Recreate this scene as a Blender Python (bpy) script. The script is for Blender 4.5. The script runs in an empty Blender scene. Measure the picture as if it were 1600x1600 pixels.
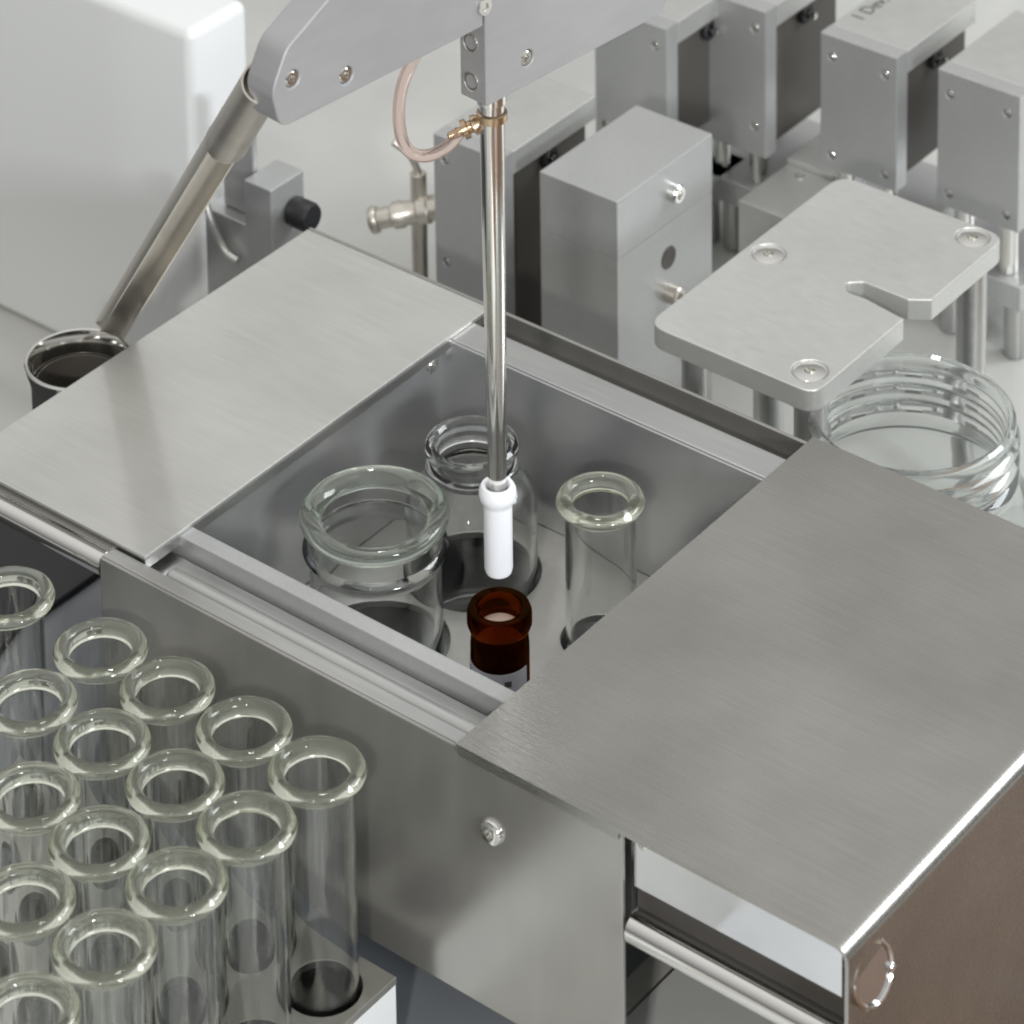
import bpy, bmesh, math, random
from mathutils import Vector, Matrix
random.seed(7)
S = 0.001                                  # everything below is written in millimetres
sc = bpy.context.scene
col = sc.collection

# ------------------------------------------------------------------ camera
cam_d = bpy.data.cameras.new('camera'); cam = bpy.data.objects.new('camera', cam_d); col.objects.link(cam)
RT = Vector((0.78424358, 0.62030209, -0.01368660))
DN = Vector((0.11880323, -0.17177988, -0.97794553))
FW = Vector((-0.60897274, 0.76532149, -0.20841116))
CP = Vector((700.2077, -877.2749, 826.1652))
m = Matrix(((RT.x, -DN.x, -FW.x, CP.x*S), (RT.y, -DN.y, -FW.y, CP.y*S), (RT.z, -DN.z, -FW.z, CP.z*S), (0, 0, 0, 1)))
cam.matrix_world = m
cam_d.sensor_width = 36; cam_d.lens = 5772.668/1600*36
cam_d.shift_x = (800-771.139)/1600; cam_d.shift_y = (-1609.361-800)/1600
cam_d.clip_start = 0.02; cam_d.clip_end = 30
cam_d.dof.use_dof = True; cam_d.dof.focus_distance = 1.31; cam_d.dof.aperture_fstop = 22
sc.camera = cam

# ------------------------------------------------------------------ room light
w = bpy.data.worlds.new('World'); sc.world = w; w.use_nodes = True
nt = w.node_tree; nt.nodes.clear()
tc = nt.nodes.new('ShaderNodeTexCoord'); sx = nt.nodes.new('ShaderNodeSeparateXYZ')
mr = nt.nodes.new('ShaderNodeMapRange'); mr.inputs['From Min'].default_value = -1
cr = nt.nodes.new('ShaderNodeValToRGB'); bg = nt.nodes.new('ShaderNodeBackground'); wo = nt.nodes.new('ShaderNodeOutputWorld')
e = cr.color_ramp.elements
e[0].position = 0.0; e[0].color = (.13, .12, .11, 1); e[1].position = 1.0; e[1].color = (1.0, 1.0, .98, 1)
k = cr.color_ramp.elements.new(.46); k.color = (.15, .145, .14, 1)
k = cr.color_ramp.elements.new(.60); k.color = (.34, .34, .335, 1)
nt.links.new(tc.outputs['Generated'], sx.inputs[0]); nt.links.new(sx.outputs['Z'], mr.inputs['Value'])
nt.links.new(mr.outputs[0], cr.inputs[0]); nt.links.new(cr.outputs[0], bg.inputs[0]); nt.links.new(bg.outputs[0], wo.inputs[0])
bg.inputs[1].default_value = 0.9

def area(name, loc, target, sx_, sy_, power, colr):
    d = bpy.data.lights.new(name, 'AREA'); d.shape = 'RECTANGLE'; d.size = sx_; d.size_y = sy_; d.energy = power; d.color = colr
    o = bpy.data.objects.new(name, d); col.objects.link(o)
    o.location = Vector(loc); o.rotation_euler = (Vector(target)-Vector(loc)).to_track_quat('-Z', 'Y').to_euler()
    return o
area('window_light', (2.3, -.8, 0.72), (0, 0.2, -0.05), .4, .35, 38, (.90, .95, 1.0))
area('back_window', (1.35, 2.1, 1.5), (0, 0.1, 0), 1.2, .8, 42, (.93, .97, 1.0))
area('key_lamp', (1.25, -2.1, 1.35), (-.1, .1, -.05), .12, .12, 27, (1, .97, .92))
area('ceiling_lamp', (-.32, .36, 1.45), (-.05, .05, 0), .07, .2, 2.6, (1, .99, .97))
sc.view_settings.view_transform = 'Standard'; sc.view_settings.look = 'None'
sc.view_settings.exposure = 0.0; sc.view_settings.gamma = 1
try:
    sc.cycles.caustics_reflective = True; sc.cycles.caustics_refractive = True
    sc.cycles.max_bounces = 16; sc.cycles.transmission_bounces = 16; sc.cycles.glossy_bounces = 6
    sc.cycles.blur_glossy = 1.0; sc.cycles.sample_clamp_indirect = 4
    sc.cycles.filter_width = 2.0
except Exception: pass

# ------------------------------------------------------------------ materials
def mat(name, base, metal=0., rough=.5, **kw):
    mt = bpy.data.materials.new(name); mt.use_nodes = True
    n = mt.node_tree; b = n.nodes['Principled BSDF']
    b.inputs['Base Color'].default_value = (*base, 1); b.inputs['Metallic'].default_value = metal; b.inputs['Roughness'].default_value = rough
    for kk, v in kw.items(): b.inputs[kk].default_value = v
    return mt
def brushed(name, base, rough, scale, amt=.05, cvar=.10, bump=.06, metal=1., blotch=.12):
    """metal with fine brushing: noise squeezed along one axis drives colour, gloss and bump"""
    mt = mat(name, base, metal, rough); n = mt.node_tree; N = n.nodes; L = n.links; b = N['Principled BSDF']
    t = N.new('ShaderNodeTexCoord'); mp = N.new('ShaderNodeMapping'); mp.inputs['Scale'].default_value = scale
    no = N.new('ShaderNodeTexNoise'); no.inputs['Scale'].default_value = 1; no.inputs['Detail'].default_value = 4
    L.new(t.outputs['Object'], mp.inputs[0]); L.new(mp.outputs[0], no.inputs[0])
    n2 = N.new('ShaderNodeTexNoise'); n2.inputs['Scale'].default_value = 14; n2.inputs['Detail'].default_value = 3
    L.new(t.outputs['Object'], n2.inputs[0])
    r = N.new('ShaderNodeMapRange'); r.inputs['From Min'].default_value = .3; r.inputs['From Max'].default_value = .7
    r.inputs['To Min'].default_value = rough-amt; r.inputs['To Max'].default_value = rough+amt
    L.new(no.outputs[0], r.inputs[0]); L.new(r.outputs[0], b.inputs['Roughness'])
    r2 = N.new('ShaderNodeMapRange'); r2.inputs['From Min'].default_value = .3; r2.inputs['From Max'].default_value = .7
    r2.inputs['To Min'].default_value = 1-cvar; r2.inputs['To Max'].default_value = 1+cvar*.3
    L.new(no.outputs[0], r2.inputs[0])
    r3 = N.new('ShaderNodeMapRange'); r3.inputs['From Min'].default_value = .35; r3.inputs['From Max'].default_value = .7
    r3.inputs['To Min'].default_value = 1-blotch; r3.inputs['To Max'].default_value = 1.
    L.new(n2.outputs[0], r3.inputs[0])
    mu = N.new('ShaderNodeMath'); mu.operation = 'MULTIPLY'; L.new(r2.outputs[0], mu.inputs[0]); L.new(r3.outputs[0], mu.inputs[1])
    vm = N.new('ShaderNodeVectorMath'); vm.operation = 'SCALE'; vm.inputs[0].default_value = base
    L.new(mu.outputs[0], vm.inputs['Scale']); L.new(vm.outputs[0], b.inputs['Base Color'])
    if bump:
        bp = N.new('ShaderNodeBump'); bp.inputs['Strength'].default_value = bump; bp.inputs['Distance'].default_value = .0003
        L.new(no.outputs[0], bp.inputs['Height']); L.new(bp.outputs[0], b.inputs['Normal'])
    return mt
M = {}
M['cover'] = brushed('brushed_steel_cover', (.50, .49, .46), .27, (30, 800, 200), .02, .04, .02, metal=1., blotch=.2)
M['cover2'] = brushed('fine_brushed_steel_cover', (.68, .675, .645), .46, (30, 800, 200), .03, .055, .03, metal=.85)
M['wall'] = brushed('rolled_steel_wall', (.45, .44, .415), .24, (120, 120, 25), .01, .05, 0, metal=.75, blotch=.16)
M['inner'] = brushed('tray_steel', (.62, .625, .63), .24, (40, 40, 40), .004, .02, 0, metal=.8)
M['plate'] = brushed('tray_plate_steel', (.60, .59, .56), .45, (300, 300, 300), .03, .05, .02, metal=.5)
M['flange'] = brushed('flange_steel', (.62, .62, .61), .36, (40, 700, 700), .03, .06, .02)
M['mirror'] = brushed('polished_sheet', (.80, .81, .83), .08, (80, 80, 80), .03, .04, .0)
M['alu'] = brushed('matte_aluminium', (.53, .535, .53), .42, (500, 500, 500), .03, .05, .03, metal=.6)
M['alu_top'] = brushed('matte_aluminium_plate', (.65, .65, .625), .42, (120, 500, 500), .03, .05, .03, metal=.7)
M['arm'] = brushed('arm_aluminium', (.49, .49, .50), .45, (60, 60, 300), .02, .04, .01, blotch=.08, metal=.6)
M['polish'] = mat('polished_steel', (.80, .79, .76), 1, .10)
M['chute'] = brushed('worn_steel_tube', (.70, .66, .59), .36, (60, 60, 60), .03, .10, .0, metal=.85)
M['brass'] = mat('brass', (.62, .47, .32), 1, .26)
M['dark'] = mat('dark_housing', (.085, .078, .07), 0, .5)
M['black'] = mat('black_rubber', (.012, .012, .014), 0, .45)
M['white'] = mat('white_lacquer', (.72, .73, .725), 0, .3)
M['ptfe'] = mat('white_plastic', (.86, .87, .90), 0, .38)
M['bench'] = brushed('worktop_laminate', (.57, .57, .54), .30, (5, 5, 5), .04, .04, 0, metal=0.)
M['bench_shade'] = brushed('bench_shade_grey', (.25, .265, .285), .4, (8, 8, 8), .04, .1, 0, metal=0.)  # bluish grey that paints shade onto the bench
M['brown'] = brushed('brown_wood', (.15, .078, .036), .5, (8, 90, 8), .05, .3, 0, metal=0.)
M['ink'] = mat('dark_ink', (.06, .06, .06), 0, .6)
M['label'] = mat('paper_label', (.46, .45, .50), 0, .6)
M['rack'] = brushed('rack_metal', (.62, .61, .57), .45, (300, 300, 300), .03, .05, .02)
def glass(name, colr, ior=1.47, rough=0., milk=0., milkcol=(.8, .85, .7)):
    mt = bpy.data.materials.new(name); mt.use_nodes = True; n = mt.node_tree; n.nodes.clear()
    o = n.nodes.new('ShaderNodeOutputMaterial'); g = n.nodes.new('ShaderNodeBsdfGlass')
    g.inputs['Color'].default_value = (*colr, 1); g.inputs['IOR'].default_value = ior; g.inputs['Roughness'].default_value = rough
    if milk:
        d = n.nodes.new('ShaderNodeBsdfDiffuse'); d.inputs[0].default_value = (*milkcol, 1)
        x = n.nodes.new('ShaderNodeMixShader'); x.inputs[0].default_value = milk
        n.links.new(g.outputs[0], x.inputs[1]); n.links.new(d.outputs[0], x.inputs[2]); n.links.new(x.outputs[0], o.inputs[0])
    else: n.links.new(g.outputs[0], o.inputs[0])
    return mt
M['glass'] = glass('clear_glass', (.985, .99, .985))
M['rim'] = glass('greenish_rim_glass', (.972, .98, .945), rough=.02, milk=.05, milkcol=(.66, .68, .53))
M['jarrim'] = glass('pale_green_glass', (.965, .985, .955), milk=.03, milkcol=(.7, .75, .66))
M['amber'] = glass('amber_glass', (.35, .13, .038), 1.5)
M['cloudy'] = glass('cloudy_glass', (.98, .99, .985), milk=.06, milkcol=(.85, .87, .86))
M['hose'] = glass('pink_hose', (.97, .88, .85), 1.2, .1, .14, (.85, .70, .64))

# ------------------------------------------------------------------ mesh helpers (mm)
FLAT = set()
def new(): return bmesh.new()
def box(bm, x0, x1, y0, y1, z0, z1, bev=0., seg=2):
    r = bmesh.ops.create_cube(bm, size=1)
    vs = r['verts']; FLAT.add(id(bm))
    for v in vs: v.co = Vector(((x0+x1)/2+v.co.x*(x1-x0), (y0+y1)/2+v.co.y*(y1-y0), (z0+z1)/2+v.co.z*(z1-z0)))
    if bev:
        es = list({e for v in vs for e in v.link_edges})
        bmesh.ops.bevel(bm, geom=es, offset=bev, segments=seg, affect='EDGES', profile=.5)
    return bm
def basis(ax):
    ax = Vector(ax).normalized(); a = Vector((0, 0, 1)) if abs(ax.z) < .9 else Vector((1, 0, 0))
    u = ax.cross(a).normalized(); return ax, u, ax.cross(u).normalized()
def lathe(bm, prof, c, n=48, ax=(0, 0, 1), closed=False):
    """prof = [(radius, height along axis)]; radius 0 closes to a point"""
    c = Vector(c)
    if tuple(ax) == (0, 0, 1): A, U, V = Vector((0, 0, 1)), Vector((1, 0, 0)), Vector((0, 1, 0))
    else: A, U, V = basis(ax)
    rings = []
    for r, h in prof:
        if r <= 1e-6: rings.append([bm.verts.new(c+A*h)])
        else: rings.append([bm.verts.new(c+A*h+(U*math.cos(2*math.pi*i/n)+V*math.sin(2*math.pi*i/n))*r) for i in range(n)])
    prs = list(zip(rings, rings[1:]))
    if closed: prs.append((rings[-1], rings[0]))
    for a, b in prs:
        for i in range(n):
            j = (i+1) % n
            if len(a) == 1 and len(b) == 1: continue
            if len(a) == 1: bm.faces.new((a[0], b[i], b[j]))
            elif len(b) == 1: bm.faces.new((a[i], b[0], a[j]))
            else: bm.faces.new((a[i], b[i], b[j], a[j]))
    return bm
def rod(bm, a, b, r, n=32, bev=.4, r2=None):
    a, b = Vector(a), Vector(b); L = (b-a).length; r2 = r if r2 is None else r2
    return lathe(bm, [(0, 0), (r-bev, 0), (r, bev), (r2, L-bev), (r2-bev, L), (0, L)], a, n, tuple(b-a))
def tube(bm, pts, r, n=20, closed_ends=True):
    pts = [Vector(p) for p in pts]; T = []
    for i in range(len(pts)): T.append((pts[min(i+1, len(pts)-1)]-pts[max(i-1, 0)]).normalized())
    _, u, v = basis(T[0]); rings = []
    for p, t in zip(pts, T):
        u = (u-t*u.dot(t)).normalized(); v = t.cross(u)
        rings.append([bm.verts.new(p+(u*math.cos(2*math.pi*i/n)+v*math.sin(2*math.pi*i/n))*r) for i in range(n)])
    for a, b in zip(rings, rings[1:]):
        for i in range(n): bm.faces.new((a[i], a[(i+1) % n], b[(i+1) % n], b[i]))
    if closed_ends: bm.faces.new(rings[0][::-1]); bm.faces.new(rings[-1])
    return bm
def smooth_path(pts, k=8):
    P = [Vector(p) for p in pts]; out = []
    for i in range(len(P)-1):
        p0, p1, p2, p3 = P[max(i-1, 0)], P[i], P[i+1], P[min(i+2, len(P)-1)]
        for j in range(k):
            t = j/k; out.append(.5*((2*p1)+(-p0+p2)*t+(2*p0-5*p1+4*p2-p3)*t*t+(-p0+3*p1-3*p2+p3)*t**3))
    out.append(P[-1]); return out
def rounded(pts, radii, seg=6):
    """polygon with rounded corners; radii per corner"""
    out = []; n = len(pts)
    for i, (p, r) in enumerate(zip(pts, radii)):
        p = Vector(p); a = Vector(pts[i-1])-p; b = Vector(pts[(i+1) % n])-p
        if r <= 0: out.append(tuple(p)); continue
        a.normalize(); b.normalize(); ang = a.angle(b); d = r/math.tan(ang/2)
        p1, p2 = p+a*d, p+b*d
        for s in range(seg+1):
            t = s/seg; q = p1*(1-t)**2+p*2*t*(1-t)+p2*t*t; out.append((q.x, q.y))
    return out
def slab(outer, holes, z0, z1, bev=0., xf=None, hn=40):
    """flat plate with real holes: polygon outline (x,y), holes [(x,y,r)], between z0 and z1"""
    cu = bpy.data.curves.new('tmp', 'CURVE'); cu.dimensions = '2D'; cu.fill_mode = 'BOTH'
    cu.extrude = (z1-z0)/2-bev; cu.bevel_depth = bev; cu.bevel_resolution = 1; cu.offset = -bev if bev else 0
    loops = [outer]+[[(x+r*math.cos(2*math.pi*i/hn), y+r*math.sin(2*math.pi*i/hn)) for i in range(hn)] for x, y, r in holes]
    for lp in loops:
        sp = cu.splines.new('POLY'); sp.points.add(len(lp)-1); sp.use_cyclic_u = True
        for q, p in zip(lp, sp.points): p.co = (q[0], q[1], 0, 1)
    o = bpy.data.objects.new('tmp', cu); col.objects.link(o)
    me = bpy.data.meshes.new_from_object(o.evaluated_get(bpy.context.evaluated_depsgraph_get()))
    bpy.data.objects.remove(o); bpy.data.curves.remove(cu)
    bm = new(); bm.from_mesh(me); bpy.data.meshes.remove(me)
    bmesh.ops.remove_doubles(bm, verts=bm.verts, dist=1e-4)
    for v in bm.verts: v.co.z += (z0+z1)/2
    if xf: bm.transform(xf)
    FLAT.add(id(bm))
    return bm

# ------------------------------------------------------------------ objects
def tagit(o, label=None, cat=None, group=None, kind=None):
    if label: o['label'] = label
    if cat: o['category'] = cat
    if group: o['group'] = group
    if kind: o['kind'] = kind
    return o
BASE = {}
def thing(name, loc, label, cat, group=None):
    o = bpy.data.objects.new(name, None); col.objects.link(o); o.location = Vector(loc)*S; o.empty_display_size = .01
    BASE[o.name] = Vector(loc); return tagit(o, label, cat, group)
def part(name, bm, material, parent=None, label=None, smooth=True, ang=35, recalc=True):
    if id(bm) in FLAT: ang = min(ang, 18); FLAT.discard(id(bm))
    base = BASE[parent.name] if parent else Vector((0, 0, 0))
    if recalc: bmesh.ops.recalc_face_normals(bm, faces=bm.faces)
    me = bpy.data.meshes.new(name)
    for v in bm.verts: v.co = (v.co-base)*S
    bm.to_mesh(me); bm.free(); me.materials.append(material)
    if smooth:
        for p in me.polygons: p.use_smooth = True
        me.set_sharp_from_angle(angle=math.radians(ang))
    o = bpy.data.objects.new(name, me); col.objects.link(o)
    if parent: o.parent = parent
    BASE[o.name] = base
    if label: o['label'] = label
    return o
def copy_tree(o, parent=None):
    c = o.copy(); col.objects.link(c); c.parent = parent
    for ch in list(o.children): copy_tree(ch, c)
    return c
def B(*a, **k): return box(new(), *a, **k)
def R(*a, **k): return rod(new(), *a, **k)
def L(*a, **k): return lathe(new(), *a, **k)

# ================================================================== SETTING
bb = new(); box(bb, -1200, 176, -900, 1600, -150, -130); box(bb, 176.01, 1400, 430.5, 1600, -150, -130); box(bb, 176.01, 1400, -900, -400.5, -150, -130)
bench = part('bench', bb, M['bench']); tagit(bench, kind='structure')
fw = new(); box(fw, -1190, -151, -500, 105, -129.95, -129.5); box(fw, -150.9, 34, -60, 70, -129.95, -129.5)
front = part('worktop_shade', fw, M['bench_shade']); tagit(front, kind='structure')  # thin dark sheets paint the shade under the housing and left cover
floor_ = part('table', B(177, 900, -400, 430, -170, -139), M['brown']); tagit(floor_, kind='structure')
sheet_ = part('shade_sheet', B(-520, -268, -330, 105, -129.4, -126, bev=.8), M['black'])  # added black sheet stands in for the dark shaded opening under the cover
tagit(sheet_, 'black sheet on the bench standing for shade beneath the left steel cover', 'shade sheet')
tagit(part('joint', B(43.6, 44.8, -200, 140, -129.99, -129.9), M['rack']), kind='structure')
tagit(part('painted_light_patch', B(44.9, 172, -240, 145, -129.99, -129.6), M['white']), kind='structure')  # added white sheet paints the bench bright where little light reaches

# ================================================================== STEEL HOUSING
h = thing('steel_housing', (-31, 50, -130), 'long brushed steel housing holding the open sample tray between two covers', 'housing')
part('front_wall', B(-147, 85, -51.5, -50, -96, -2.2, bev=.3), M['wall'], h)
part('front_flange', B(-147, 84.5, -49.9, -44.2, -3.8, -2.1, bev=.3), M['flange'], h)
part('guide_rail', L([(0, 0), (2.0, 0), (3.3, 1.5), (3.3, 208), (0, 209)], (-123, -40.6, -5.0), 32, (1, 0, 0)), M['flange'], h)
part('back_wall', B(-229, 170, 155.6, 157.2, -96, -.6, bev=.3), M['wall'], h)
part('channel', B(-146, 83, -43.9, -27, -40, -8.6), M['flange'], h)
part('base_pan', B(-146, 20, -36.5, 155, -96, -94), M['dark'], h)
part('back_channel', B(-147, 20, 145, 155.4, -22, -14), M['wall'], h)
part('left_end_wall', B(-149, -147.3, -20, 155, -96, -8), M['dark'], h)
def dome_screw(name, c, ax, r, parent, hexr=None, depth=None):
    hh = r*.42
    prof = [(0, -.4), (r, -.4), (r, .4), (r*.86, hh*.75), (r*.62, hh)]
    hx = hexr or r*.36
    prof += [(hx, hh*1.02), (hx*.9, hh*.2), (0, hh*.15)]
    return part(name, L(prof, c, 28, ax), M['polish'], parent)
dome_screw('screw', (31.7, -51.6, -26.9), (0, -1, 0), 4.8, h)
part('guide_rod', R((-360, -45, -9.6), (-150, -45, -9.6), 4.4), M['polish'], h)
part('guide_rod', R((87, -49, -36.5), (172, -49, -36.5), 5.0), M['polish'], h)
part('rail_channel', B(84, 167, -42, -38, -38, -21.5), M['dark'], h)
part('skirt_panel', B(86.5, 166, -47.6, -46.4, -22.8, -2.6, bev=.2), M['mirror'], h)
dome_screw('screw', (90.5, -47.8, -5.5), (0, -1, 0), 1.8, h)

# ================================================================== TRAY
t = thing('sample_tray', (-60, 55, -96), 'open steel tray with a holed plate holding jars and an amber vial', 'tray')
ox0, ox1, oy0, oy1 = -143, 36, -25.4, 144.5; ix0, ix1, iy0, iy1 = -136.5, 29, -18.6, 129
fr = slab([(ox0, oy0), (ox1, oy0), (ox1, oy1), (ox0, oy1)], [], -3.2, -1.8, .25)
fr.free()
fl = new()
box(fl, ox0, ox1, oy0, iy0, -10.5, -1.6, bev=.5); part('front_flange', fl, M['alu'], t)
part('back_flange', B(ox0, ox1, iy1+1.2, oy1, -8, -1.5, bev=.5), M['flange'], t)
part('back_wall', B(-137.6, 28.5, iy1, iy1+1.1, -92, -2.0, bev=.2), M['inner'], t)
part('left_wall', B(-137.6, -136.5, iy0+.1, iy1-.01, -92, -2.2), M['inner'], t)
part('right_wall', B(29, 30, iy0+.1, iy1-.1, -92, -2.2, bev=.2), M['inner'], t)
part('front_wall', B(-136, 28.5, iy0-1.2, iy0, -92, -10.6, bev=.2), M['inner'], t)
JX = [(-93.5, 38, 26.5), (-91, 92, 25.5), (-28.3, 88.6, 15.2), (-29.9, 30.5, 11.8)]
part('holed_plate', slab([(-136.3, iy0+.2), (28.8, iy0+.2), (28.8, iy1-.2), (-136.3, iy1-.2)], JX, -67, -64, .4), M['plate'], t)
part('bottom', B(-136.3, 28.8, iy0+.2, iy1-.2, -92.5, -91.5), M['inner'], t)
dome_screw('screw', (-136.5, 123.2, -11), (1, 0, 0), 3.2, t)

# ================================================================== COVERS
c = thing('sliding_cover', (-180, 55, 0), 'smaller brushed steel cover with flat corners over the left end of the housing', 'cover', 'sliding covers over the tray')
part('panel', B(-228.2, -132.2, -43.5, 154.5, -1.3, 0, bev=.35), M['cover2'], c)
part('lip', B(-133.6, -132.3, -43.3, 154.3, -5.5, -1.35, bev=.25), M['flange'], c)
part('lip', B(-228, -133.7, -43.4, -42.1, -5.2, -1.35, bev=.25), M['cover'], c)
c = thing('sliding_cover', (95, 55, 0), 'larger brushed steel cover whose bright bent edge folds down at the right', 'cover', 'sliding covers over the tray')
bm = new(); prof = [(17.6, 0)]
rr = 5.4
for i in range(9):
    a = i/8*math.pi/2; prof.append((171.5-rr+rr*math.sin(a), -rr+rr*math.cos(a)))
prof += [(171.5, -118)]
inner = [(170.1, -118)]
for i in range(8, -1, -1):
    a = i/8*math.pi/2; inner.append((171.5-rr+(rr-1.4)*math.sin(a), -rr+(rr-1.4)*math.cos(a)))
inner += [(17.6, -1.4)]
ring = prof+inner
va = [bm.verts.new((x, -52.6, z)) for x, z in ring]; vb = [bm.verts.new((x, 160.2, z)) for x, z in ring]
for i in range(len(ring)):
    j = (i+1) % len(ring); bm.faces.new((va[i], va[j], vb[j], vb[i]))
np_ = len(prof)
for s, vv in ((0, va), (1, vb)):
    for i in range(np_-1):
        q = (vv[i], vv[i+1], vv[len(ring)-2-i], vv[len(ring)-1-i]); bm.faces.new(q if s else q[::-1])
part('panel', bm, M['cover'], c, ang=25)
part('lip', B(18, 84, -52.4, -51.6, -4.2, -1.45, bev=.2), M['cover'], c)
part('end_disc', L([(0, -.4), (8.6, -.4), (8.6, .5), (0, .5)], (171.8, -40.2, -16), 64, (1, -.04, .20)), M['mirror'], c)
part('end_ring', L([(8.7, -.8), (9.9, -.8), (10.3, -.2), (10.3, .8), (9.9, 1.3), (9.2, 1.4), (8.7, 1.0)], (171.9, -40.2, -16), 64, (1, -.04, .20), closed=True), M['polish'], c)
for yy, zz in ((-31.5, -18.5), (-37.0, -25.5)):
    part('stud', L([(1.5, -2.2), (1.5, .8), (.9, 1.6), (0, 1.9)], (173.2, yy, zz), 20, (1, 0, 0)), M['polish'], c)

# ================================================================== GLASSWARE
def vessel(rb, ri, z0, z1, neck=None):
    """closed wall profile of a flat/round bottomed tube from z0 up to z1"""
    return None
def tube_profile(ro, ri, z0, z1):
    p = [(0, z0)]
    for i in range(1, 9):
        a = i/8*math.pi/2; p.append((ro*math.sin(a), z0+ro-ro*math.cos(a)))
    p += [(ro, z1), (ri, z1)]
    for i in range(8, 0, -1):
        a = i/8*math.pi/2; p.append((ri*math.sin(a), z0+ro-ri*math.cos(a)))
    p.append((0, z0+ro-ri)); return p
def rim_profile(ro, ri, R_, z, hgt):
    """heavy rounded lip: flares out from the wall radius ro to R_ below z"""
    return [(ri, z-hgt), (ro, z-hgt), (ro+.5, z-hgt+.15), (R_-2.6, z-hgt+.7), (R_-1.0, z-hgt+1.5), (R_-.2, z-hgt+2.6), (R_, z-hgt+3.6),
            (R_-.5, z-1.2), (R_-1.7, z-.35), (R_-3.2, z), (ri+1.6, z-.2), (ri+.5, z-.9), (ri, z-2.0)]
def test_tube(x, y, zt, zb, ro=12.3, ri=11.1, R_=16.5, label='', group=None, name='test_tube', hgt=6.0):
    o = thing(name, (x, y, zb), label, 'test tube', group)
    part('tube_body', L(tube_profile(ro, ri, zb, zt-hgt-.04), (x, y, 0), 48), M['glass'], o)
    part('rim', L(rim_profile(ro, ri, R_, zt, hgt), (x, y, 0), 56, closed=True), M['rim'], o)
    return o
rowl = {
 (0, 0): 'rightmost clear test tube standing at the back right corner of the rack',
 (1, 0): 'clear test tube next left of the corner one, in the row along the steel wall',
 (2, 0): 'clear test tube third from the rack corner in the row along the steel wall',
 (3, 0): 'clear test tube fourth from the rack corner, beside the mirrored streak in the steel wall',
 (0, 1): 'clear test tube directly in front of the rack corner tube, near the empty rack edge',
 (1, 1): 'clear test tube in the second row, one place in from the right edge',
 (2, 1): 'clear test tube in the second row, two places in from the right edge',
 (3, 1): 'clear test tube in the second row, cut by left border',
 (0, 2): 'clear test tube third along the right edge of the rack, above two oval hole reflections',
 (1, 2): 'clear test tube in the third row, one place in from the right edge',
 (2, 2): 'clear test tube in the third row, cut by the left border',
 (0, 3): 'clear test tube fourth along the right edge of the rack, near the picture bottom',
 (1, 3): 'clear test tube in the fourth row, cut by the left border',
 (0, 4): 'clear test tube nearest the camera, at the bottom left corner of the picture'}
RX, RY = -19.0, -80.5; DX, DY = 33.4, 33.6
first = None
for (i, j), lb in rowl.items():
    x, y = RX-DX*i, RY-DY*j
    if first is None:
        first = test_tube(x, y, -8, -127, label=lb, group='test tubes in the rack')
    else:
        o = copy_tree(first); o.location = Vector((x, y, -127))*S; o['label'] = lb
        o.rotation_euler = (math.radians(random.uniform(-.45, .45)), math.radians(random.uniform(-.45, .45)), random.uniform(0, 6))
o = copy_tree(first); o.location = Vector((-165.5, -79, -127))*S
o['label'] = 'clear test tube standing apart at the left border before the dark sheet'
# rack
rk = thing('tube_rack', (-90, -150, -130), 'grey metal rack block with round holes carrying the clear test tubes', 'rack')
hol = [(RX-DX*i, RY-DY*j, 13.4) for i in range(5) for j in range(6) if (i, j) != (4, 0)]+[(-165.5, -79, 13.4)]
part('top_plate', slab([(-186, -270), (-2.4, -270), (-2.4, -62), (-186, -62)], hol, -96, -93, .25), M['rack'], rk)
part('side_panel', B(-3.9, -2.5, -269.8, -62.2, -129.9, -96.1, bev=.2), M['white'], rk)
part('back_panel', B(-186, -4, -63.4, -62.1, -129.9, -96.1, bev=.2), M['rack'], rk)
part('bottom_plate', B(-186, -4, -269.8, -63.5, -129.8, -128), M['dark'], rk)

def jar_thing(name, x, y, prof_b, prof_r, label, cat='jar', rimmat='glass'):
    o = thing(name, (x, y, -92), label, cat)
    part('body', L(prof_b, (x, y, 0), 72), M['glass'], o)
    if prof_r: part('rim', L(prof_r, (x, y, 0), 72, closed=True), M[rimmat], o)
    return o
# wide jar
pb = [(0, -91.4), (20, -91.4), (23.6, -90), (24.6, -87), (24.6, -30), (24.9, -27.5), (26.6, -25.6), (27.0, -24.4), (26.4, -23.2), (25.2, -22.2), (25.2, -16.3),
      (22.9, -16.3), (22.7, -26), (22.6, -86), (21.5, -88), (19, -89), (0, -89)]
pr = [(22.9, -16.2), (25.2, -16.2), (26.0, -15.2), (27.2, -13.8), (27.7, -12.2), (27.5, -10.6), (26.6, -9.4), (25.2, -8.9), (23.4, -9.2), (20.8, -10.9), (19.7, -12.6), (19.9, -14.2), (21.2, -15.6)]
jar_thing('glass_jar', -93.9, 37.8, pb, pr, 'wide open glass jar with a thick flared rim at the tray front', rimmat='jarrim')
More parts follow.
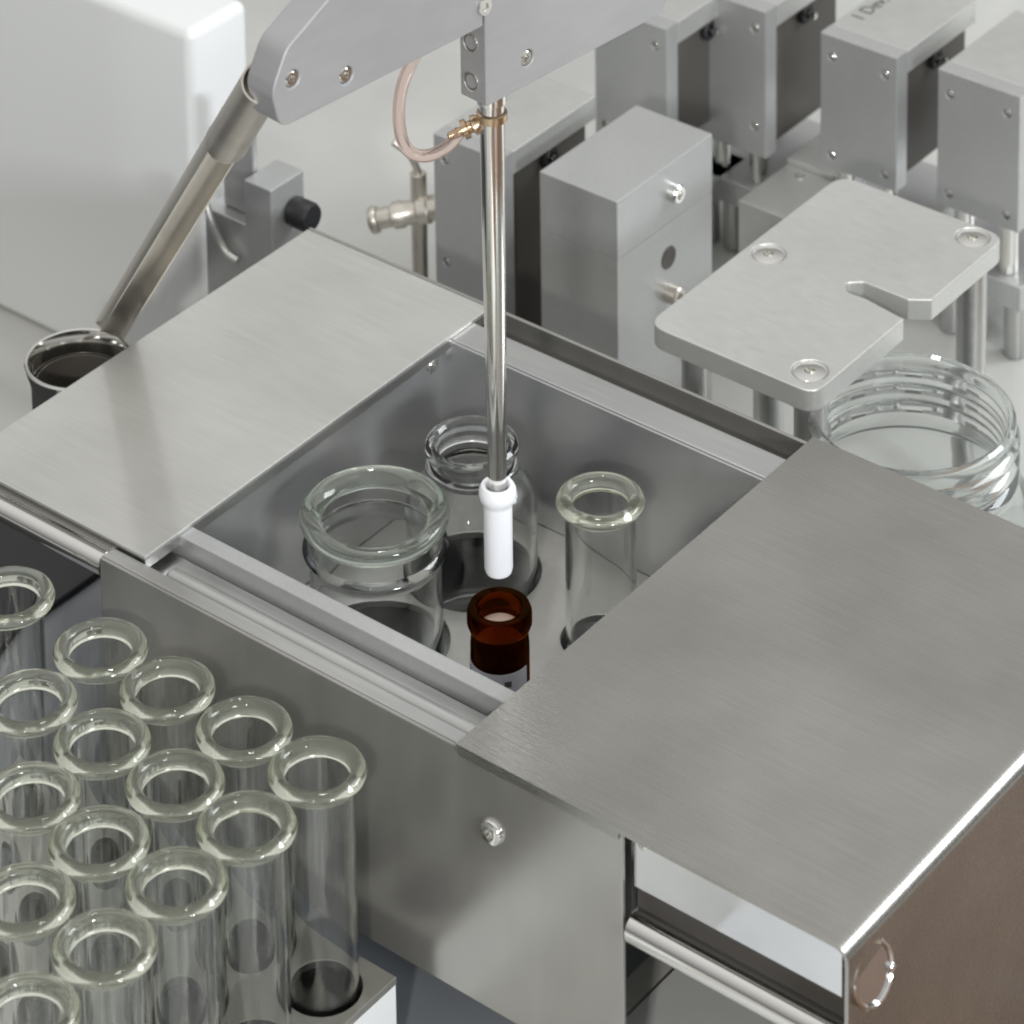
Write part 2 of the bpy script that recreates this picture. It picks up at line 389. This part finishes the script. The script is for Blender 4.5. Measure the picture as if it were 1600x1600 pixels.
# narrow-necked bottle
pb = [(0, -91.4), (20, -91.4), (23.4, -90), (24.6, -87), (24.6, -38), (24.2, -33), (22.8, -28.6), (20, -25.2), (16.9, -23.2), (15.6, -21.6), (15.6, -19.2), (16.9, -18.8), (17.6, -18.0), (16.9, -17.2), (15.6, -16.8),
      (15.6, -14.6), (15.9, -14.2), (17.4, -13.4), (17.9, -11.8), (17.5, -9.9), (16.2, -8.8), (14.6, -9.0), (13.4, -10.2), (13.2, -12), (13.2, -22), (14.4, -24.6), (18.4, -27.2), (20.8, -30), (22.2, -34), (22.6, -38), (22.6, -86), (21.5, -88), (19, -89), (0, -89)]
jar_thing('glass_bottle', -91.3, 91.6, pb, None, 'clear glass bottle with a ringed narrow neck standing behind the steel rod', 'bottle')
# small tube
o = thing('glass_tube', (-28.3, 88.6, -92), 'short clear glass tube with a pale green lip near the larger cover', 'test tube')
part('tube_body', L(tube_profile(13.2, 11.6, -91, -4.2-6.04), (-28.3, 88.6, 0), 56), M['glass'], o)
part('rim', L(rim_profile(13.2, 10.6, 16.4, -4.2, 6.0), (-28.3, 88.6, 0), 56, closed=True), M['rim'], o)
# amber vial
vx, vy = -29.9, 30.5
o = thing('amber_vial', (vx, vy, -92), 'small dark amber glass vial with a grey paper label, below the white nozzle tip', 'vial')
pv = [(0, -91), (8.8, -91), (10.6, -89), (10.6, -32), (10.4, -29.5), (9.9, -28), (9.9, -26.5), (11.0, -25.6), (11.7, -23.6), (11.7, -19.5), (11.0, -17.6), (9.6, -17), (8.3, -17.6), (7.6, -19.5), (7.6, -28), (9.0, -31), (9.3, -34), (9.3, -86), (8, -88), (0, -88.4)]
part('body', L(pv, (vx, vy, 0), 56), M['amber'], o)
part('powder', L([(0, -50), (8.9, -50), (8.9, -34), (7.3, -29.5), (7.3, -25.6), (0, -25.3)], (vx, vy, 0), 40), mat('pale_powder', (.75, .60, .50), 0, .9), o)
def arc_sheet(r, a0, a1, z0, z1, th=.25, n=40):
    bm = new(); g = []
    for i in range(n+1):
        a = math.radians(a0+(a1-a0)*i/n); cs, sn = math.cos(a), math.sin(a)
        g.append([bm.verts.new((vx+q*cs, vy+q*sn, z)) for q, z in ((r, z0), (r, z1), (r+th, z1), (r+th, z0))])
    for a, b in zip(g, g[1:]):
        for q in range(4): bm.faces.new((a[q], a[(q+1) % 4], b[(q+1) % 4], b[q]))
    bm.faces.new(g[0]); bm.faces.new(g[-1][::-1]); return bm
part('label', arc_sheet(10.65, -178, 8, -70, -37.5), M['label'], o)
bm = new()
def mark(a0, a1, z0, z1):
    t_ = arc_sheet(10.93, a0, a1, z0, z1, .08, 8); me = bpy.data.meshes.new('t'); t_.to_mesh(me); t_.free(); bm.from_mesh(me); bpy.data.meshes.remove(me)
mark(-127, -125, -50, -38.5)
for a0, a1, z0, z1 in ((-56, -48, -53.6, -51.2), (-50, -40, -52.2, -50.4), (-44, -30, -51.2, -48.9), (-47, -38, -55.5, -54), (-62, -40, -58.6, -56.2), (-36, -28, -57, -54.6), (-110, -70, -60, -58)):
    mark(a0, a1, z0+8.6, z1+8.6)
part('label_print', bm, M['ink'], o)
# big threaded jar under the holder plate
o = thing('threaded_jar', (26.5, 215, -130), 'large clear glass jar with coarse screw threads below the notched plate', 'jar')
pj = [(0, -129.8), (44, -129.8), (50, -127), (51, -122), (51, -62), (49.5, -55), (45, -49), (40.6, -44.5)]
for zc in (-38, -31, -24): pj += [(39.3, zc-2.6), (41.4, zc-1.2), (41.9, zc), (41.2, zc+1.2), (39.3, zc+2.4)]
pj += [(39.6, -19.0), (40.3, -17.4), (40.1, -15.4), (38.8, -14.2), (37.2, -14.9), (36.7, -16.6), (36.5, -40), (39.5, -46.5), (46, -53), (49, -62), (49, -123), (47, -127.6), (0, -127.9)]
jb = lathe(new(), pj, (26.5, 215, 0), 96)
for v in jb.verts:      # threads climb round the neck
    r_ = math.hypot(v.co.x-26.5, v.co.y-215)
    if -42 < v.co.z < -20.5 and r_ > 39.0:
        a = (math.atan2(v.co.y-215, v.co.x-26.5)+math.pi)/(2*math.pi); v.co.z += 5.5*(a-.5)*min(1, (v.co.z+42)/3)*min(1, (-20.5-v.co.z)/3)
part('body', jb, M['cloudy'], o)

# ================================================================== ROBOT ARM + PROBE
th = math.radians(84); dv = Vector((math.cos(th), math.sin(th), 0)); nv = Vector((math.sin(th), -math.cos(th), 0))
F0 = Vector((vx, vy, 0))+nv*6                                  # point of the arm's face plane
def armxf(off): return Matrix(((dv.x, 0, nv.x, F0.x+nv.x*off), (dv.y, 0, nv.y, F0.y+nv.y*off), (0, 1, 0, 0), (0, 0, 0, 1)))
def AP(u, z, off=0): return F0+dv*u+nv*off+Vector((0, 0, z))
a_ = thing('robot_arm', tuple(AP(0, 300)), 'grey aluminium gripper arm plate with rounded end and socket screws crossing the top', 'robot arm')
lp = rounded([(-106.2, 227.5), (-99.5, 240.0), (-40, 272), (-20, 300), (-9.6, 300), (-9.6, 213.1), (-102.8, 213.3)], [9, 9, 0, 0, 0, 0, 6], 8)
scr_l = [(-97.0, 228.6), (-73.4, 220.4), (-40, 222.6)]
part('left_plate', slab(lp, [(u, z, 3.0) for u, z in scr_l[:2]], -12.5, 0, .5, armxf(0), 24), M['arm'], a_)
rp = rounded([(-8.6, 182.6), (84.5, 182.6), (84.5, 320), (-8.6, 320)], [1, 8, 0, 0])
scr_r = [(11.8, 192.8)]
part('right_plate', slab(rp, [(u, z, 3.0) for u, z in scr_r], -12.5, 0, .5, armxf(0), 24), M['arm'], a_)
def arm_screw(u, z):
    part('socket_screw', L([(0, -4.5), (2.75, -4.5), (2.75, -.9), (2.2, -.35), (1.3, -.35), (1.2, -2.2), (0, -2.3)], AP(u, z), 24, tuple(nv)), M['polish'], a_)
for u, z in scr_l[:2]+scr_r: arm_screw(u, z)
part('socket_screw', L([(0, 0), (3.2, .05), (3.0, .6), (1.4, .6), (1.3, -.3), (0, -.4)], AP(-8.9, 220.2, .2), 24, tuple(nv)), M['polish'], a_)
# end face of the right plate shows two drilled holes
for zc in (204, 189.5):
    p = AP(-8.65, zc, -7.2)
    part('bolt', L([(0, -.5), (1.3, -.5), (2.8, .05), (3.1, .15), (3.1, .02)], tuple(p), 24, tuple(-dv)), M['black'] if 0 else M['dark'], a_)
    part('bolt_ring', L([(3.0, 0), (3.6, 0), (3.5, .35), (3.05, .3)], tuple(p), 24, tuple(-dv), closed=True), M['polish'], a_)
pr_ = thing('dosing_rod', (vx, vy, -4), 'polished vertical steel rod with a white plastic tip hanging over the amber vial', 'rod')
part('rod', L([(0, 26), (2.9, 26), (3.3, 27), (4.5, 182.4), (0, 182.4)], (vx, vy, 0), 48), M['polish'], pr_)
part('collar', L([(4.7, 178.6), (5.2, 179), (5.2, 182.2), (4.7, 182.4)], (vx, vy, 0), 48, closed=True), M['polish'], pr_)
part('tip_sleeve', L([(0, -4.2), (3.4, -4.2), (4.6, -3.4), (5.05, -1.8), (5.1, 23), (5.2, 24), (6.2, 25.2), (6.7, 27.4), (6.5, 29.6), (5.8, 30.9), (4.6, 31), (3.9, 29.8), (3.8, 27), (0, 26.2)], (vx, vy, 0), 48), M['ptfe'], pr_)
H1, H2 = Vector((-30.9, 29.4, 172.6)), Vector((-38.2, 22.2, 168.2)); hd = (H2-H1)
ft = part('hose_fitting', L([(0, 1.2), (1.4, 1.2), (3.4, 4.2), (3.6, 5.5), (2.2, 6.2), (2.2, 7.2), (3.5, 7.6), (3.5, 9.4), (1.6, 9.8), (1.5, 14.5), (1.1, 15), (0, 15)], tuple(H1), 12, tuple(hd)), M['brass'], pr_)
part('hose_nut', L([(4.5, 1.5), (5.4, 1.8), (5.4, 4.6), (4.6, 5)], (vx, vy, 170.5), 24, closed=True), M['brass'], pr_)
hp = [tuple(H1+hd.normalized()*10.5), (-40.8, 19.6, 163.4), (-45.5, 14.8, 160.3), (-49.4, 10.9, 161.5), (-51.7, 8.6, 166.1), (-52.6, 7.8, 172.7), (-52.5, 7.9, 181.1), (-51.1, 9.2, 190), (-48.0, 12.4, 200), (-44.6, 15, 215), (-44, 16, 240)]
hs = part('hose', tube(new(), smooth_path(hp, 6), 2.2), M['hose'])
tagit(hs, 'translucent pink hose curving from the brass fitting on the rod', 'hose')

# ================================================================== CHUTE + BEAKER
c0, c1 = Vector((-46, -67.8, 224)), Vector((-240.5, 53.4, 2.0)); ax = (c1-c0); LEN = ax.length+44; ax.normalize()
tocam = -(FW-ax*FW.dot(ax)).normalized(); side = ax.cross(tocam).normalized()
if side.dot(RT) < 0: side = -side
opn = (tocam*.75+side*.55+Vector((0, 0, .2))); opn = (opn-ax*opn.dot(ax)).normalized(); sd2 = ax.cross(opn).normalized()
if sd2.dot(RT) < 0: sd2 = -sd2
ch = thing('steel_chute', tuple(c1), 'long tarnished steel spout cut to a scoop above the round steel beaker', 'spout')
bm = new(); NS, NA = 60, 28; ro, ri = 7.3, 6.6; grid = []
for s in range(NS+1):
    row = []
    for k_ in range(NA+1):
        f = k_/NA; phi = math.radians(-102+204*f)             # 0 = away from the opening
        d_ = -opn*math.cos(phi)+sd2*math.sin(phi)
        # scoop end: right wall reaches the tip, left wall sweeps back early
        q = (f-.80); endl = LEN-66*max(0, -q/.80)**1.6-5*max(0, q/.20)**2.0
        st = 62+(endl-62)*s/NS
        pinch = 1-.0*f
        row.append((bm.verts.new(c0+ax*st+d_*ro*pinch), bm.verts.new(c0+ax*st+d_*ri*pinch)))
    grid.append(row)
for s in range(NS):
    for k_ in range(NA):
        a, b, c2, d2 = grid[s][k_], grid[s][k_+1], grid[s+1][k_+1], grid[s+1][k_]
        bm.faces.new((a[0], b[0], c2[0], d2[0])); bm.faces.new((a[1], d2[1], c2[1], b[1]))
    for kk in (0, NA):
        a, d2 = grid[s][kk], grid[s+1][kk]; bm.faces.new((a[0], d2[0], d2[1], a[1]) if kk == 0 else (a[0], a[1], d2[1], d2[0]))
for s in (0, NS):
    for k_ in range(NA):
        a, b = grid[s][k_], grid[s][k_+1]; bm.faces.new((a[0], a[1], b[1], b[0]) if s == 0 else (a[0], b[0], b[1], a[1]))
part('scoop', bm, M['chute'], ch)
part('pipe', L([(6.5, 0), (7.2, 0), (7.4, 64), (7.6, 65), (7.6, 66.5), (7.4, 67), (6.5, 67)], tuple(c0), 40, tuple(ax), closed=True), M['chute'], ch)
bk = thing('steel_beaker', (-255, 46.5, -130), 'round dark steel beaker half hidden behind the smaller cover', 'beaker')
part('cup', L([(0, -66), (18, -66), (18.6, -65), (19.2, -24), (20.2, -20), (21.2, -16.5), (21.4, -15.2), (20.9, -14.6), (20.0, -14.8), (18.2, -19.5), (18.0, -27), (17.8, -63), (0, -63.5)], (-255, 46.5, 0), 64), M['polish'], bk)
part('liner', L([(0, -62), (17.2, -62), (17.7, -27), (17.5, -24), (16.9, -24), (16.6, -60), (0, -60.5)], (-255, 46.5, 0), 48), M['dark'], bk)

part('bracket', B(-259, -251, 50, 128, -72, -66.1, bev=.5), M['alu'], bk)
part('stand', R((-255, 124, -125.9), (-255, 124, -72.1), 5), M['alu'], bk)

# ================================================================== WHITE CABINET + SMALL CLAMP
cb = part('white_cabinet', B(-1000, -315.4, 179, 217, -129.9, 49.5, bev=5, seg=5), M['white'])
tagit(cb, 'plain white rounded-edge cabinet filling the upper left corner', 'cabinet')
cl = thing('clamp_block', (-275, 175, -130), 'small aluminium clamp block with black round knob by the white cabinet', 'clamp')
part('block', B(-273.3, -258, 165, 186, -129.8, 1.8, bev=.6), M['alu'], cl)
part('side_block', B(-297.5, -273.5, 166, 184, -129.8, -20, bev=.6), M['alu'], cl)
part('bracket', tube(new(), smooth_path([(-296, 164, -12), (-290, 162, -22), (-283, 162, -33), (-276, 162.5, -36)], 6), 1.6, 12), M['alu_top'], cl)
pl = B(-292, -274, 172, 175, -19.9, 26, bev=1)
part('plate', pl, M['alu'], cl)
part('knob', L([(0, 0), (5.0, 0), (6.2, 1), (6.4, 4), (6.4, 10), (5.6, 11.6), (0, 12)], (-258, 178, -13), 20, (1, 0, 0)), M['black'], cl)

# ================================================================== VALVE BLOCKS
def valve_block(x0, y0, z0, label, wid=41, dep=68, ztop=0., text=False, base=True, knobdy=38):
    x1 = x0+wid
    o = thing('valve_block', (x0, y0, -130), label, 'valve block', 'valve blocks in the background')
    xf = Matrix(((1, 0, 0, 0), (0, 0, -1, y0), (0, 1, 0, 0), (0, 0, 0, 1)))     # (x,z) outline, thickness along +y
    hs_ = [(x0+6, ztop-10.8, 2.1), (x1-6.5, ztop-10.2, 2.1), (x0+6, ztop-59.5, 2.1), (x1-6.5, ztop-59.5, 2.1)]
    part('front_plate', slab([(x0, z0), (x1, z0), (x1, ztop), (x0, ztop)], hs_, -9, 0, .35, xf, 20), M['alu'], o)
    part('top_plate', B(x0, x1, y0+9.05, y0+dep, ztop-11, ztop, bev=.45), M['alu_top'], o)
    part('core', B(x0+1, x1-4.5, y0+9.1, y0+dep-2, z0+1, ztop-11.1), M['dark'], o)
    for hx, hz, _ in hs_:
        part('screw', L([(0, -3), (1.9, -3), (1.9, -.8), (1.2, -.2), (.8, -.3), (.7, -1.6), (0, -1.7)], (hx, y0+.6, hz), 16, (0, -1, 0)), M['polish'], o)
    kx = part('port', L([(0, 0), (5.2, 0), (5.2, 2.4), (4.4, 3), (2.6, 3), (2.4, 1), (0, 1)], (x1-4.6, y0+knobdy, ztop-17), 24, (1, 0, 0)), M['black'], o)
    part('port_pin', L([(0, 0), (1.6, 0), (1.6, 7), (0, 7.4)], (x1-4.6, y0+knobdy, ztop-17), 16, (1, 0, 0)), M['polish'], o)
    if base:
        for xx in (x0+10, x1-9): part('standoff', R((xx, y0+8, z0-.1), (xx, y0+8, -91), 4.4), M['polish'], o)
        part('base_slab', B(x0-1, x1+3, y0-2, y0+dep, -103, -91.1, bev=.5), M['alu'], o)
        for xx in (x0+5, x0+18, x1-4): part('leg', R((xx, y0+6, -129.8), (xx, y0+6, -103.1), 5), M['flange'], o)
    return o
valve_block(-235.2, 245, -129.5, 'nearest valve block, standing directly behind the steel rod', wid=37, dep=68, base=False)
valve_block(-249, 380, -66, 'valve block partly hidden behind the right end of the robot arm', wid=41, dep=60)
valve_block(-221.3, 420.5, -74, 'narrow valve block behind the plain aluminium block, its bottom screws in shade', wid=40.5)
b5 = valve_block(-150.6, 420.5, -66, 'valve block with dark printed letters on its top', text=True)
valve_block(-90.3, 424, -66, 'valve block cut by the right border, behind the notched plate', wid=42)
fc = bpy.data.curves.new('t', 'FONT'); fc.body = '1 Dev.'; fc.size = 9.5; fc.extrude = .05
fo = bpy.data.objects.new('t', fc); col.objects.link(fo)
me = bpy.data.meshes.new_from_object(fo.evaluated_get(bpy.context.evaluated_depsgraph_get())); bpy.data.objects.remove(fo)
bm = new(); bm.from_mesh(me); bm.transform(Matrix.Translation((-141.5, 440, .06)) @ Matrix.Rotation(math.radians(90), 4, 'Z')); part('lettering', bm, M['ink'], b5, smooth=False)

# plain block in front
pb_ = thing('aluminium_block', (-159, 283, -130), 'plain square aluminium block with two side screws beside the steel rod', 'block')
part('upper_block', B(-179.4, -138.5, 248, 317.5, -27, 0, bev=.45), M['alu'], pb_)
part('lower_block', B(-179.4, -138.7, 248.1, 317.4, -129.8, -27.1, bev=.3), M['alu'], pb_)
part('screw', L([(0, 0), (4.2, 0), (4.2, 3.6), (3.4, 4.4), (2, 4.4), (1.9, 2), (0, 2)], (-138.5, 287.4, -13.7), 24, (1, 0, 0)), M['polish'], pb_)
part('hole', L([(0, .1), (4.6, .15), (4.9, .3), (5.1, .1)], (-138.6, 284.9, -43.5), 28, (1, 0, 0)), M['dark'], pb_)
part('screw', L([(0, 0), (4.2, 0), (4.2, 5.6), (3.6, 6.2), (2, 6.2), (1.9, 4), (0, 4)], (-138.7, 284.7, -60), 24, (1, 0, 0)), M['chute'], pb_)
# mounting block with small screw between the valve blocks
mb = thing('mounting_ledge', (-160, 440, -130), 'low pale metal ledge with one tiny screw between two valve blocks', 'ledge')
part('ledge', B(-176.5, -150.5, 392, 480, -129.8, -80, bev=.5), M['alu_top'], mb)
part('step', B(-176.5, -150.5, 432, 480, -79.9, -77, bev=.5), M['alu_top'], mb)
part('screw', L([(0, 0), (2.6, 0), (2.6, .5), (1.2, .5), (1.1, .1), (0, .1)], (-165, 426, -80), 20), M['polish'], mb)

# hose elbow left of the nearest valve block
el = thing('pipe_elbow', (-262, 250, -130), 'brass coloured hose coupling sticking out left of the nearest valve block', 'coupling')
pe, qe = Vector((-236, 258, -40)), Vector((-274, 236, -53)); de = (qe-pe)
part('barrel', L([(0, 0), (5.6, 0), (5.6, 10), (6.4, 11), (6.4, 15), (5.2, 16), (5.2, 22), (5.9, 23), (5.9, 27), (4.6, 28), (4.6, 34), (0, 34)], tuple(pe), 28, tuple(de)), M['chute'], el)
part('end_ring', L([(3.2, 34), (5.6, 34.5), (6.0, 35.5), (6.0, 37), (5.4, 38), (3.2, 38)], tuple(pe), 28, tuple(de), closed=True), M['chute'], el)
part('bore', L([(0, 35), (3.1, 35), (3.1, 36.5), (0, 36.5)], tuple(pe), 20, tuple(de)), M['black'], el)
part('post', R((-250, 252, -129.8), (-250, 252, -27), 3.6), M['chute'], el)
part('lever', tube(new(), smooth_path([(-250, 252, -27), (-252, 249, -18), (-258, 245, -12)], 6), 1.6, 12), M['chute'], el)

# ================================================================== NOTCHED PLATE ON POSTS
npl = thing('notched_plate', (-35, 253, -130), 'notched aluminium plate with three countersunk screws standing on posts', 'holder plate')
ol = rounded([(-76, 183), (3, 183), (3, 247), (-17, 250), (-25, 249.5), (-30, 254.5), (-24, 259.5), (-3, 259.5), (4.6, 265), (4.6, 322.6), (-76, 322.6)],
             [9, 8, 1, 3, 3, 3, 3, 1, 1, 8, 10], 8)
scs = [(-66, 253.8), (-6.3, 314.3), (-7.1, 195.3)]
part('top_plate', slab(ol, [(x, y, 7.2) for x, y in scs], -9.2, 0, .45, None, 40), M['alu_top'], npl)
for x, y in scs:
    part('countersunk_screw', L([(0, -9), (7.1, -9), (7.1, -.5), (6.3, -.75), (5.8, -.55), (2.1, -.15), (1.9, -3), (0, -3)], (x, y, 0), 6*8), M['polish'], npl)
    part('post', R((x, y, -129.8), (x, y, -9.3), 6.2), M['flange'], npl)
part('post', R((-62, 196, -129.8), (-62, 196, -9.3), 5.2), M['flange'], npl)
